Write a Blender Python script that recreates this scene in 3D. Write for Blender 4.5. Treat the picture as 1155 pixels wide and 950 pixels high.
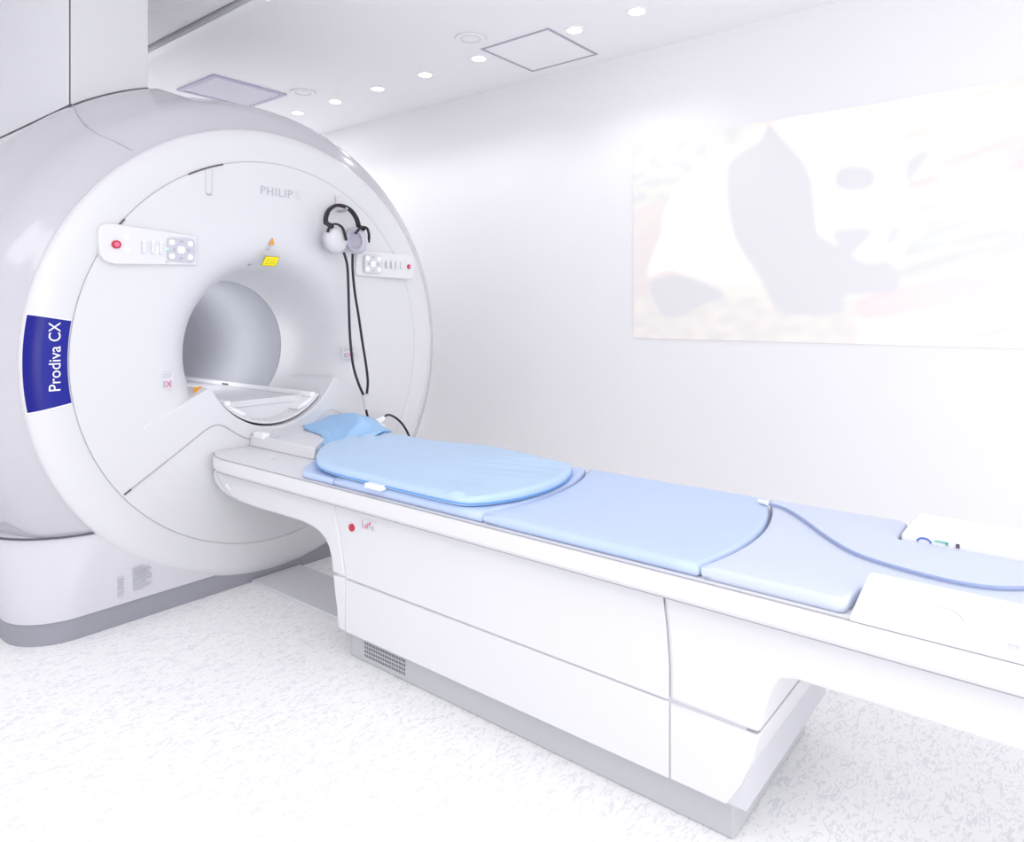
import bpy, bmesh, math, random
from mathutils import Vector, Matrix, noise
PI = math.pi
S = bpy.context.scene
for o in list(bpy.data.objects): bpy.data.objects.remove(o)
COL = S.collection

# ------------------------------------------------------------------ camera, world, lights, exposure
cam_d = bpy.data.cameras.new('camera'); cam = bpy.data.objects.new('camera', cam_d); COL.objects.link(cam)
cam.location = (0, 0, 1.1); cam.rotation_euler = (PI/2, 0, -math.radians(51.0813))
cam_d.sensor_width = 36; cam_d.lens = 795.73/1155*36; cam_d.shift_y = -125/1155; cam_d.clip_start = 0.02
S.camera = cam
S.view_settings.view_transform = 'Standard'; S.view_settings.look = 'None'
S.view_settings.gamma = 1; S.view_settings.use_curve_mapping = False
S.view_settings.exposure = 0.09
W = bpy.data.worlds.new('world'); S.world = W; W.use_nodes = True
W.node_tree.nodes['Background'].inputs[0].default_value = (0.965, 0.96, 1.0, 1)
W.node_tree.nodes['Background'].inputs[1].default_value = 1.15

def area(name, loc, rot, sx, sy, power, col=(1, 1, 1)):
    l = bpy.data.lights.new(name, 'AREA'); l.shape = 'RECTANGLE'; l.size = sx; l.size_y = sy; l.energy = power; l.color = col
    o = bpy.data.objects.new(name, l); o.location = loc; o.rotation_euler = rot; COL.objects.link(o); return o
# invented overhead fill that brightens the near half, above and behind the camera
area('overhead_fill_light', (0.3, -0.5, 2.545), (0, 0, 0), 1.6, 1.2, 17)
area('overhead_fill_light', (-0.9, 0.9, 2.545), (0, 0, 0), 1.2, 1.2, 12)

area('overhead_fill_light', (2.5, 5.15, 2.545), (0, 0, 0), 1.3, 0.5, 16)  # added fill hidden behind the scanner, brightens the far ceiling and wall
# made-up fill light behind the camera, lifts the scanner front, bore flare and ceiling
area('rear_fill_light', (0.1, -2.7, 0.9), (math.radians(106), 0, 0), 2.4, 1.4, 46)

# ------------------------------------------------------------------ materials
def mat(name, col, rough=0.5, spec=0.5, metal=0.0, coat=0.0, emit=None, bump=None, vary=0.0):
    m = bpy.data.materials.new(name); m.use_nodes = True; nt = m.node_tree; p = nt.nodes['Principled BSDF']
    p.inputs['Base Color'].default_value = (*col, 1); p.inputs['Roughness'].default_value = rough
    p.inputs['Specular IOR Level'].default_value = spec; p.inputs['Metallic'].default_value = metal
    p.inputs['Coat Weight'].default_value = coat; p.inputs['Coat Roughness'].default_value = 0.04
    if emit: p.inputs['Emission Color'].default_value = (*emit[0], 1); p.inputs['Emission Strength'].default_value = emit[1]
    tc = nt.nodes.new('ShaderNodeTexCoord')
    if vary:
        n = nt.nodes.new('ShaderNodeTexNoise'); n.inputs['Scale'].default_value = 3.0; n.inputs['Detail'].default_value = 4
        nt.links.new(tc.outputs['Object'], n.inputs['Vector'])
        mx = nt.nodes.new('ShaderNodeMix'); mx.data_type = 'RGBA'
        mx.inputs[6].default_value = (*[c*(1-vary) for c in col], 1); mx.inputs[7].default_value = (*[min(1, c*(1+vary)) for c in col], 1)
        nt.links.new(n.outputs['Fac'], mx.inputs[0]); nt.links.new(mx.outputs[2], p.inputs['Base Color'])
    if bump:
        n = nt.nodes.new('ShaderNodeTexNoise'); n.inputs['Scale'].default_value = bump[0]; n.inputs['Detail'].default_value = 3
        nt.links.new(tc.outputs['Object'], n.inputs['Vector'])
        b = nt.nodes.new('ShaderNodeBump'); b.inputs['Strength'].default_value = bump[1]; b.inputs['Distance'].default_value = 0.002
        nt.links.new(n.outputs['Fac'], b.inputs['Height']); nt.links.new(b.outputs['Normal'], p.inputs['Normal'])
    return m
M = {}
M['wall'] = mat('wall_paint', (0.885, 0.88, 0.90), 0.6, 0.3, vary=0.01)
M['ceiling'] = mat('ceiling_paint', (0.94, 0.93, 0.95), 0.7, 0.2, vary=0.01)
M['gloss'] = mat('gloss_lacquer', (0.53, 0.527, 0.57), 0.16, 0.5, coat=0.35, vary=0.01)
M['skirt'] = mat('skirt_satin', (0.62, 0.617, 0.66), 0.38, 0.4, vary=0.01)
M['plastic'] = mat('white_plastic', (0.70, 0.70, 0.725), 0.32, 0.5, vary=0.01)
M['satin'] = mat('satin_white', (0.75, 0.75, 0.775), 0.4, 0.4, vary=0.01)
M['bore'] = mat('bore_liner', (0.50, 0.51, 0.56), 0.7, 0.1, vary=0.02)
M['table'] = mat('table_white', (0.74, 0.74, 0.765), 0.4, 0.4, vary=0.01)
M['column'] = mat('column_white', (0.66, 0.66, 0.68), 0.5, 0.3, vary=0.01)
M['kick'] = mat('kick_grey', (0.31, 0.31, 0.355), 0.45, 0.4, vary=0.03)
M['tkick'] = mat('table_kick_grey', (0.52, 0.53, 0.55), 0.45, 0.4, vary=0.03)
M['grille'] = mat('grille_grey', (0.20, 0.21, 0.24), 0.5, 0.3)
M['seam'] = mat('seam_shadow_gap', (0.13, 0.11, 0.14), 0.7, 0.2)
M['seam_soft'] = mat('seam_soft_grey', (0.42, 0.41, 0.45), 0.7, 0.2)
M['seam_pale'] = mat('seam_pale_grey', (0.62, 0.62, 0.66), 0.7, 0.2)
M['dark'] = mat('black_rubber', (0.012, 0.012, 0.02), 0.4, 0.4)
M['navy'] = mat('badge_navy', (0.002, 0.003, 0.22), 0.3, 0.3)
M['blue'] = mat('badge_blue', (0.012, 0.016, 0.27), 0.35, 0.3)
M['white'] = mat('pure_white', (0.92, 0.92, 0.94), 0.4, 0.4)
M['letter'] = mat('letter_grey', (0.48, 0.48, 0.53), 0.5, 0.3)
M['print'] = mat('print_grey', (0.45, 0.45, 0.50), 0.5, 0.3)
M['keypad'] = mat('keypad_grey', (0.55, 0.55, 0.62), 0.4, 0.4)
M['keyoutline'] = mat('key_outline', (0.66, 0.66, 0.71), 0.5, 0.3)
M['led_white'] = mat('lit_key', (1, 1, 1), 0.4, emit=((1, 1, 1), 0.3))
M['led_green'] = mat('green_key', (0.5, 0.9, 0.6), 0.4, emit=((0.5, 1, 0.65), 0.4))
M['red'] = mat('red_button', (0.55, 0.02, 0.07), 0.3)
M['pinkish'] = mat('red_button_top', (0.80, 0.18, 0.30), 0.3)
M['yellow'] = mat('yellow_label', (0.86, 0.76, 0.0), 0.5)
M['olive'] = mat('label_border', (0.42, 0.36, 0.02), 0.5)
M['orange'] = mat('orange_label', (0.80, 0.33, 0.02), 0.5)
M['bluefab'] = mat('blue_vinyl', (0.51, 0.62, 0.85), 0.5, 0.35, bump=(9, 0.5), vary=0.03)
M['pillow'] = mat('pale_blue_cover', (0.48, 0.63, 0.82), 0.55, 0.3, bump=(7, 0.6), vary=0.03)
M['towel'] = mat('blue_cloth', (0.36, 0.58, 0.86), 0.6, 0.3, vary=0.03)
M['pad_end'] = mat('overlit_blue_vinyl', (0.61, 0.67, 0.82), 0.5, 0.35, vary=0.02)  # paler copy of the blue vinyl: strong light on the foot pad painted in
M['cable'] = mat('blue_grey_cable', (0.32, 0.39, 0.62), 0.4, 0.4)
M['metal'] = mat('pale_metal', (0.60, 0.58, 0.64), 0.4, 0.5, metal=0.2)
M['vent'] = mat('vent_lilac', (0.52, 0.50, 0.64), 0.5, 0.3)
M['slat'] = mat('vent_slat', (0.80, 0.79, 0.88), 0.5, 0.3)
M['lamp'] = mat('lamp_glow', (1, 1, 1), 0.5, emit=((1, 1, 1), 12))
M['cup'] = mat('ear_cup_white', (0.68, 0.68, 0.71), 0.3)
M['cushion'] = mat('ear_cushion_grey', (0.55, 0.53, 0.62), 0.6)
M['logo_blue'] = mat('logo_blue', (0.10, 0.18, 0.62), 0.5)
M['logo_green'] = mat('logo_green', (0.20, 0.62, 0.50), 0.5)
M['plate'] = mat('floor_plate', (0.70, 0.70, 0.74), 0.35, 0.5, vary=0.02)

def floor_material():
    m = bpy.data.materials.new('speckled_vinyl'); m.use_nodes = True; nt = m.node_tree; p = nt.nodes['Principled BSDF']
    tc = nt.nodes.new('ShaderNodeTexCoord')
    def flecks(scale, rot, lo, hi):
        mp = nt.nodes.new('ShaderNodeMapping'); mp.inputs['Rotation'].default_value = (0, 0, rot)
        mp.inputs['Scale'].default_value = (scale, scale*2.4, 1)
        nt.links.new(tc.outputs['Object'], mp.inputs['Vector'])
        n = nt.nodes.new('ShaderNodeTexNoise'); n.inputs['Scale'].default_value = 1; n.inputs['Detail'].default_value = 2.5
        n.inputs['Distortion'].default_value = 1.8
        nt.links.new(mp.outputs['Vector'], n.inputs['Vector'])
        r = nt.nodes.new('ShaderNodeValToRGB'); r.color_ramp.elements[0].position = lo; r.color_ramp.elements[1].position = hi
        nt.links.new(n.outputs['Fac'], r.inputs['Fac']); return r.outputs['Color']
    a = flecks(30, 0.5, 0.56, 0.62); b = flecks(26, 2.0, 0.58, 0.64)
    mx = nt.nodes.new('ShaderNodeMix'); mx.data_type = 'FLOAT'
    mm = nt.nodes.new('ShaderNodeMath'); mm.operation = 'MAXIMUM'
    nt.links.new(a, mm.inputs[0]); nt.links.new(b, mm.inputs[1])
    c = nt.nodes.new('ShaderNodeMix'); c.data_type = 'RGBA'
    c.inputs[6].default_value = (0.96, 0.96, 0.962, 1); c.inputs[7].default_value = (0.81, 0.81, 0.84, 1)
    nt.links.new(mm.outputs[0], c.inputs[0]); nt.links.new(c.outputs[2], p.inputs['Base Color'])
    p.inputs['Roughness'].default_value = 0.45; p.inputs['Specular IOR Level'].default_value = 0.3
    return m
M['floor'] = floor_material()

# ------------------------------------------------------------------ helpers
def tag(o, label=None, cat=None, group=None, kind=None):
    if label: o['label'] = label
    if cat: o['category'] = cat
    if group: o['group'] = group
    if kind: o['kind'] = kind
    return o
def empty(name, loc, label, cat, group=None):
    o = bpy.data.objects.new(name, None); o.location = loc; o.empty_display_size = 0.1; COL.objects.link(o)
    return tag(o, label, cat, group)
def wloc(o):
    v = Vector((0, 0, 0))
    while o: v += o.location; o = o.parent
    return v
def link(name, me, m, parent=None, local=False):
    o = bpy.data.objects.new(name, me)
    if m is not None and len(me.materials) == 0: me.materials.append(M[m] if isinstance(m, str) else m)
    COL.objects.link(o)
    if parent:
        o.parent = parent
        if not local:      # vertices were given in room coordinates
            me.transform(Matrix.Translation(-wloc(parent)))
    return o
class MB:
    def __init__(s): s.v = []; s.f = []
    def add(s, vs, fs):
        n = len(s.v); s.v += [tuple(v) for v in vs]; s.f += [[i+n for i in f] for f in fs]; return s
    def box(s, x0, x1, y0, y1, z0, z1):
        return s.add([(x, y, z) for z in (z0, z1) for y in (y0, y1) for x in (x0, x1)],
                     [(0, 2, 3, 1), (4, 5, 7, 6), (0, 1, 5, 4), (2, 6, 7, 3), (0, 4, 6, 2), (1, 3, 7, 5)])
    def prism(s, pts, axis, d0, d1):
        # pts 2D; axis 'x': pts=(y,z); 'y': (x,z); 'z': (x,y)
        def mk(p, d): return {'x': (d, p[0], p[1]), 'y': (p[0], d, p[1]), 'z': (p[0], p[1], d)}[axis]
        n = len(pts); vs = [mk(p, d0) for p in pts] + [mk(p, d1) for p in pts]
        fs = [list(range(n))[::-1], list(range(n, 2*n))] + [(i, (i+1) % n, n+(i+1) % n, n+i) for i in range(n)]
        return s.add(vs, fs)
    def tube(s, pts, r, n=8, cap=True):
        pts = [Vector(p) for p in pts]; k = len(pts); rings = []; up = None
        for i in range(k):
            t = (pts[min(i+1, k-1)]-pts[max(i-1, 0)]).normalized()
            if up is None: up = t.orthogonal().normalized()
            up = (up - t*up.dot(t)).normalized(); sd = t.cross(up)
            rr = r[i] if isinstance(r, (list, tuple)) else r
            rings.append([pts[i]+(up*math.cos(2*PI*j/n)+sd*math.sin(2*PI*j/n))*rr for j in range(n)])
        fs = [(i*n+j, i*n+(j+1) % n, (i+1)*n+(j+1) % n, (i+1)*n+j) for i in range(k-1) for j in range(n)]
        if cap: fs += [list(range(n))[::-1], [(k-1)*n+j for j in range(n)]]
        return s.add([v for R in rings for v in R], fs)
    def grid(s, rows, closed=False):
        n = len(rows[0]); fs = []
        for i in range(len(rows)-1):
            for j in range(n if closed else n-1):
                fs.append((i*n+j, i*n+(j+1) % n, (i+1)*n+(j+1) % n, (i+1)*n+j))
        return s.add([v for R in rows for v in R], fs)
    def build(s, name, m, parent=None, smooth=False, bevel=0, seg=2, local=False, angle=35, solid=0):
        me = bpy.data.meshes.new(name); me.from_pydata(s.v, [], s.f); me.validate()
        bm = bmesh.new(); bm.from_mesh(me); bmesh.ops.recalc_face_normals(bm, faces=bm.faces); bm.to_mesh(me); bm.free()
        if smooth:
            for p in me.polygons: p.use_smooth = True
            me.set_sharp_from_angle(angle=math.radians(angle))
        o = link(name, me, m, parent, local)
        if solid:
            d = o.modifiers.new('solid', 'SOLIDIFY'); d.thickness = solid; d.offset = -1
        if bevel:
            b = o.modifiers.new('bevel', 'BEVEL'); b.width = bevel; b.segments = seg; b.limit_method = 'ANGLE'; b.angle_limit = math.radians(40)
            for p in me.polygons: p.use_smooth = True
            me.set_sharp_from_angle(angle=math.radians(60))
        return o
def catmull(P, n=8, closed=False):
    P = [Vector(p) for p in P]; out = []; k = len(P)
    rng = range(k) if closed else range(k-1)
    for i in rng:
        if closed: a, b, c, d = P[i-1], P[i], P[(i+1) % k], P[(i+2) % k]
        else: a, b, c, d = P[max(i-1, 0)], P[i], P[i+1], P[min(i+2, k-1)]
        for j in range(n):
            t = j/n
            out.append(0.5*((2*b)+(-a+c)*t+(2*a-5*b+4*c-d)*t*t+(-a+3*b-3*c+d)*t**3))
    if not closed: out.append(P[-1])
    return out
def rrect(x0, x1, y0, y1, r, n=5):
    out = []
    for cx, cy, a0 in ((x1-r, y1-r, 0), (x0+r, y1-r, 90), (x0+r, y0+r, 180), (x1-r, y0+r, 270)):
        for i in range(n+1):
            a = math.radians(a0+90*i/n); out.append((cx+r*math.cos(a), cy+r*math.sin(a)))
    return out
CX, CZ = 1.668, 0.931       # axis of the scanner bore
def revolve(profile, n=160, cx=CX, cz=CZ, t0=0, t1=360):
    """profile of (radius, y) turned about the bore axis"""
    mb = MB(); full = (t1-t0 == 360); k = n if full else n+1
    rows = [[(cx+r*math.cos(math.radians(t0+(t1-t0)*j/n)), y, cz+r*math.sin(math.radians(t0+(t1-t0)*j/n))) for j in range(k)] for r, y in profile]
    return mb.grid(rows, closed=full)
def text(body, size, loc, rot, m, parent, name, extrude=0.0006, spacing=1.0, xs=1.0):
    cu = bpy.data.curves.new(name, 'FONT'); cu.body = body; cu.size = size; cu.extrude = extrude; cu.space_character = spacing
    cu.align_x = 'CENTER'; cu.align_y = 'CENTER'
    t = bpy.data.objects.new('tmp', cu); COL.objects.link(t)
    dg = bpy.context.evaluated_depsgraph_get(); me = bpy.data.meshes.new_from_object(t.evaluated_get(dg))
    bpy.data.objects.remove(t)
    me.name = name; me.transform(Matrix.Translation(loc) @ rot.to_4x4() @ Matrix.Diagonal((xs, 1, 1, 1)))
    me.materials.clear()
    return link(name, me, m, parent)
FACE = Matrix.Rotation(PI/2, 3, 'X')       # text upright, facing -Y

# ------------------------------------------------------------------ room
CEIL = 2.568
def struct(name, mb, m, **k): return tag(mb.build(name, m, **k), kind='structure')
struct('floor', MB().box(-3.0, 3.7, -3.0, 5.7, -0.1, 0), 'floor')
struct('wall_right', MB().box(3.58, 3.7, -3.0, 5.7, 0, 2.75), 'wall')
struct('wall_back', MB().box(-3.0, 3.58, 5.6, 5.7, 0, 2.75), 'wall')
struct('ceiling', MB().box(1.85, 3.58, -1.3, 5.6, CEIL, 2.70), 'ceiling')
c2 = MB(); y = -1.3
for yy in (0.4, 1.98, 3.57, 5.6):
    c2.box(-1.0, 1.79, y, yy-0.006, CEIL+0.012, 2.70); y = yy
struct('ceiling', c2, 'ceiling')
struct('trim_4', MB().box(-1.0, 1.79, -1.3, 5.6, CEIL+0.018, 2.695), 'seam_soft')
tr = MB().box(1.80, 1.815, 3.02, 5.6, CEIL-0.006, CEIL+0.05)
struct('trim_1', tr, 'seam_pale')
struct('trim_2', MB().box(1.815, 1.872, 2.98, 5.6, CEIL-0.012, CEIL+0.02), 'white')
struct('trim_3', MB().box(1.79, 1.872, -1.3, 2.98, CEIL-0.004, CEIL+0.05), 'ceiling')

# ------------------------------------------------------------------ the MRI scanner
mri = empty('mri_scanner', (CX, 3.3, 0), 'large white ring-fronted scanner with a round bore, standing on a grey plinth', 'medical scanner')
# barrel behind the ring
barrel = [(0.86, 2.62), (0.898, 2.628), (0.915, 2.640), (0.955, 2.662), (0.995, 2.69), (1.022, 2.72), (1.040, 2.76), (1.055, 2.82), (1.078, 2.90), (1.10, 3.0),
          (1.10, 3.15), (1.10, 3.4), (1.10, 3.9), (1.085, 4.1), (1.04, 4.22), (0.92, 4.29), (0.30, 4.30)]
def sstep(a, b, t):
    t = max(0.0, min(1.0, (t-a)/(b-a))); return t*t*(3-2*t)
def swell(th, y):      # the barrel swells under the service column
    return 0.0385*sstep(101.5, 107.5, th)*(1-sstep(145, 185, th))*sstep(2.70, 2.985, y)*(1-sstep(3.95, 4.2, y))
def body_cut(mb, zmin=0.02):
    out = []
    for x, y, z in mb.v:
        th = math.degrees(math.atan2(z-CZ, x-CX)) % 360; r = math.hypot(x-CX, z-CZ)
        if r > 0.8: k = (r+swell(th, y))/r; x = CX+(x-CX)*k; z = CZ+(z-CZ)*k
        out.append((x, y, max(z, zmin)))
    mb.v = out; return mb
body = body_cut(revolve(catmull([(r, y, 0) for r, y in barrel], 3) and [(p.x, p.y) for p in catmull([(r, y, 0) for r, y in barrel], 3)], 192))
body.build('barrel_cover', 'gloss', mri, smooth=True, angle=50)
# lower skirt: loft from the plinth outline to the foot of the barrel
def skirt_outline(hw, y0, y1, r, n=12):
    pts = []
    for i in range(n+1):                                # front left corner
        a = PI*1.5 - PI/2*i/n; pts.append((CX-hw+r+r*math.cos(a), y0+r+r*math.sin(a)))
    for i in range(n+1):
        a = PI - PI/2*i/n; pts.append((CX-hw+r+r*math.cos(a), y1-r+r*math.sin(a)))
    for i in range(n+1):
        a = PI/2 - PI/2*i/n; pts.append((CX+hw-r+r*math.cos(a), y1-r+r*math.sin(a)))
    for i in range(n+1):
        a = 0 - PI/2*i/n; pts.append((CX+hw-r+r*math.cos(a), y0+r+r*math.sin(a)))
    return pts
lv = []
for z, hw, y0, r in ((0.075, 0.912, 2.605, 0.17), (0.10, 0.920, 2.604, 0.18), (0.16, 0.926, 2.606, 0.20), (0.24, 0.930, 2.612, 0.23), (0.30, 0.930, 2.62, 0.27), (0.331, 0.928, 2.626, 0.30), (0.340, 0.920, 2.634, 0.30), (0.344, 0.88, 2.68, 0.28)):
    lv.append([(x, yy, z) for x, yy in skirt_outline(hw, y0, 4.24, r)])
sk = MB().grid(lv, closed=True); n0 = len(lv[0])
sk.f.append(list(range(n0))); sk.f.append([len(lv)*n0-n0+i for i in range(n0)])
sk.build('lower_skirt', 'skirt', mri, smooth=True, angle=50)
kp = MB().grid([[(x, yy, z) for x, yy in skirt_outline(0.905, 2.612, 4.22, 0.165)] for z in (0.0, 0.075)], closed=True)
kp.f.append([n0+i for i in range(n0)]); kp.build('kick_plate', 'kick', mri, smooth=True)
so_ = skirt_outline(0.9285, 2.6255, 4.24, 0.30)
MB().tube([(x, yy, 0.337) for x, yy in so_+so_[:1]], 0.0036, 6).build('skirt_seam', 'seam', mri, smooth=True)
# front ring
ring = [(0.7755, 2.640), (0.7755, 2.606), (0.779, 2.600), (0.80, 2.5965), (0.84, 2.5960), (0.868, 2.5985), (0.885, 2.604), (0.899, 2.612), (0.9065, 2.622), (0.909, 2.636), (0.906, 2.652)]
fr = revolve([(p.x, p.y) for p in catmull([(r, y, 0) for r, y in ring], 3)], 224)
fr.build('front_ring', 'plastic', mri, smooth=True, angle=60)
# front cover with the trumpet of the bore
fl = [(0.7725, 2.640), (0.7725, 2.604), (0.769, 2.600), (0.70, 2.600), (0.60, 2.600), (0.52, 2.6005), (0.47, 2.604), (0.43, 2.614), (0.40, 2.630), (0.375, 2.655), (0.352, 2.695), (0.335, 2.75), (0.322, 2.82), (0.311, 2.92), (0.303, 3.04)]
revolve([(p.x, p.y) for p in catmull([(r, y, 0) for r, y in fl], 4)], 192).build('front_cover', 'plastic', mri, smooth=True, angle=60)
revolve([(0.7765, 2.612), (0.7715, 2.612)], 200).build('cover_gap', 'seam', mri)
def arc(r, t0, t1, y, n=40, cx=CX, cz=CZ): return [(cx+r*math.cos(math.radians(t0+(t1-t0)*i/n)), y, cz+r*math.sin(math.radians(t0+(t1-t0)*i/n))) for i in range(n+1)]
MB().tube(arc(0.774, 108, 119, 2.5985, 12), 0.0030, 6).build('dark_gap_piece', 'seam', mri)
MB().tube(arc(0.774, 141, 148, 2.5985, 8), 0.0030, 6).build('dark_gap_piece', 'seam', mri)
MB().tube(arc(0.774, 0, 360, 2.6015, 200), 0.0018, 6).build('gap_line', 'seam_soft', mri)
# bore tube
revolve([(0.303, 3.04), (0.300, 3.045), (0.300, 4.30)], 128).build('bore_tube', 'bore', mri, smooth=True)
MB().tube(arc(0.3025, 0, 360, 3.043, 120), 0.0020, 6).build('bore_seam', 'seam_soft', mri)
# bridge: filled sector under the trumpet, with two ledges and a round dip
bp = []
R1, R0 = 0.56, 0.312
zl = -0.133
bp.append((-0.54, -0.245)); bp.append((-0.44, -0.20)); bp.append((-0.36, -0.162)); bp.append((-0.292, zl+0.004))
t0 = math.degrees(math.atan2(zl-0.005, -0.283)); t0 += 360
for i in range(41):
    a = math.radians(t0+(540-t0-t0+180+0)*0 + (i/40)*((360-(t0-180))-t0)); bp.append((R0*math.cos(a), R0*math.sin(a)))
bp += [(0.292, zl+0.004), (0.36, -0.162), (0.44, -0.20), (0.54, -0.245)]
for i in range(1, 24):
    a = math.radians(-24.4 - (180-48.8)*i/24); bp.append((0.593*math.cos(a), 0.593*math.sin(a)))
MB().prism([(CX+x, CZ+z) for x, z in bp], 'y', 2.5985, 3.02).build('bore_bridge', 'plastic', mri, bevel=0.006, seg=3)
# seams of the lower cover
sl = [(-0.603, 0.456), (-0.45, 0.553), (-0.34, 0.624), (-0.305, 0.645), (-0.269, 0.657), (-0.235, 0.648), (-0.19, 0.617), (-0.14, 0.588), (-0.085, 0.572)]
cv = catmull([(CX+x, 2.5975, z) for x, z in sl], 6)
MB().tube(cv, 0.0020, 6).build('lower_cover_seam', 'seam_soft', mri)
MB().tube(catmull([(CX-x, 2.5975, z) for x, z in sl], 6), 0.0017, 6).build('lower_cover_seam', 'seam_pale', mri)
MB().tube([(CX-0.603, 2.5975, 0.456), (CX-0.58, 2.5975, 0.4705)], 0.0032, 6).build('dark_gap_piece', 'seam', mri)
# bore bed liner with its rails
lin = []
for j in range(33):
    a = math.radians(222 + 96*j/32); lin.append((0.303*math.cos(a), 0.303*math.sin(a)))
li2 = [(x*0.965, z*0.965) for x, z in lin][::-1]
MB().prism([(CX+x, CZ+z) for x, z in lin+li2], 'y', 2.625, 4.25).build('bed_trough', 'satin', mri, smooth=True)
for sx in (-1, 1):
    x0, x1 = sorted((CX+sx*0.186, CX+sx*0.214))
    MB().box(x0, x1, 2.635, 4.25, CZ-0.212, CZ-0.192).build('bed_rail', 'white', mri, bevel=0.004)
MB().box(CX-0.215, CX+0.215, 2.70, 4.25, CZ-0.232, CZ-0.212).build('bore_bed', 'satin', mri, bevel=0.003)
ap = [(0.292*math.cos(math.radians(t)), 0.292*math.sin(math.radians(t))) for t in range(225, 316, 6)]
MB().prism([(CX+x, CZ+z) for x, z in ap], 'y', 2.705, 2.72).build('bed_front_plate', 'satin', mri)
for sx in (-1, 1):
    x0, x1 = sorted((CX+sx*0.125, CX+sx*0.205))
    MB().prism([(x0, CZ-0.262), (x1, CZ-0.225), (x1, CZ-0.206), (x0, CZ-0.245)] if sx > 0 else [(x1, CZ-0.262), (x0, CZ-0.225), (x0, CZ-0.206), (x1, CZ-0.245)], 'y', 2.632, 2.72).build('bed_lip', 'white', mri, bevel=0.003)
MB().box(CX+0.1850, CX+0.1862, 3.32, 3.38, CZ-0.206, CZ-0.198).build('bed_mark', 'seam', mri)
# small mirror-like light strip on the left inside of the trumpet
lt = catmull([(CX+0.3265*math.cos(math.radians(a)), yy, CZ+0.3265*math.sin(math.radians(a))) for a, yy in ((167, 2.82), (174, 2.86), (182, 2.875), (190, 2.865), (197, 2.83))], 6)
MB().tube(lt, 0.002, 6).build('side_light_seam', 'seam_soft', mri)
bl = bpy.data.lights.new('bore_fill', 'POINT'); bl.energy = 2.1; bl.shadow_soft_size = 0.10; bl.specular_factor = 0.0  # added fill point on the bore axis, brightens bore and trumpet
blo = bpy.data.objects.new('bore_fill_light', bl); COL.objects.link(blo); blo.location = (CX, 3.36, CZ-0.02)
# hook slots
def slot(x, z0, z1, nm='hook_slot'):
    pts = [(x-0.013, z1), (x-0.013, z0+0.013)] + [(x-0.013*math.cos(math.radians(a)), z0+0.013-0.013*math.sin(math.radians(a))) for a in range(15, 180, 15)] + [(x+0.013, z0+0.013), (x+0.013, z1)]
    MB().tube([(px, 2.5985, pz) for px, pz in pts], 0.0016, 5).build(nm, 'seam_pale', mri)
slot(CX-0.296, 1.541, 1.64); slot(CX+0.303, 1.541, 1.62)
MB().tube([(CX-0.296+0.012*math.cos(math.radians(a)), 2.597, 1.553+0.012*math.sin(math.radians(a))) for a in range(215, 330, 12)], 0.0026, 5).build('slot_end', 'print', mri)
# hook for the headphones
hook = MB().tube([(CX+0.303, 2.60, 1.545), (CX+0.303, 2.57, 1.541), (CX+0.303, 2.545, 1.541), (CX+0.303, 2.53, 1.552)], 0.006, 8)
hook.build('hook', 'print', mri, smooth=True)
MB().box(CX+0.292, CX+0.314, 2.590, 2.6, 1.545, 1.61).build('hook_plate', mat('hook_pink', (0.74, 0.68, 0.72), 0.5), mri, bevel=0.002)
# badge wrapped on the ring
def ring_patch(r_list, t0, t1, off, n=20):
    rows = []
    for r, y in r_list:
        rows.append([(CX+r*math.cos(math.radians(t0+(t1-t0)*j/n)), y-off, CZ+r*math.sin(math.radians(t0+(t1-t0)*j/n))) for j in range(n+1)])
    return MB().grid(rows)
bt0, bt1 = 170.0, 190.3
ring_patch([(0.780, 2.5995), (0.80, 2.5965), (0.84, 2.5960), (0.856, 2.5968)], bt0, bt1, 0.0012).build('name_badge', 'blue', mri, smooth=True)
ring_patch([(0.856, 2.5968), (0.868, 2.5985), (0.885, 2.604), (0.897, 2.6105), (0.903, 2.616)], bt0, bt1, 0.0014).build('badge_edge', 'navy', mri, smooth=True)
for t in (bt0, bt1):
    MB().tube([(CX+r*math.cos(math.radians(t)), y-0.001, CZ+r*math.sin(math.radians(t))) for r, y in ((0.781, 2.5995), (0.80, 2.5965), (0.84, 2.596), (0.868, 2.5985), (0.885, 2.604), (0.899, 2.612), (0.904, 2.618))], 0.0025, 6).build('badge_border', 'white', mri)
ROT = FACE @ Matrix.Rotation(PI/2, 3, 'Z')
text('Prodiva', 0.049, Vector((CX-0.817, 2.5935, CZ-0.022)), ROT, 'white', mri, 'badge_lettering', 0.0005)
text('CX', 0.049, Vector((CX-0.817, 2.5935, CZ+0.098)), ROT, 'white', mri, 'badge_lettering', 0.0003, xs=0.92)
text('PHILIP', 0.050, Vector((CX-0.004, 2.5990, 1.588)), FACE, 'letter', mri, 'cover_lettering', 0.0006, spacing=1.12)
text('S', 0.050, Vector((CX+0.098, 2.5993, 1.588)), FACE, mat('faint_letter', (0.63, 0.63, 0.655)), mri, 'cover_lettering', 0.0004)
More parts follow.
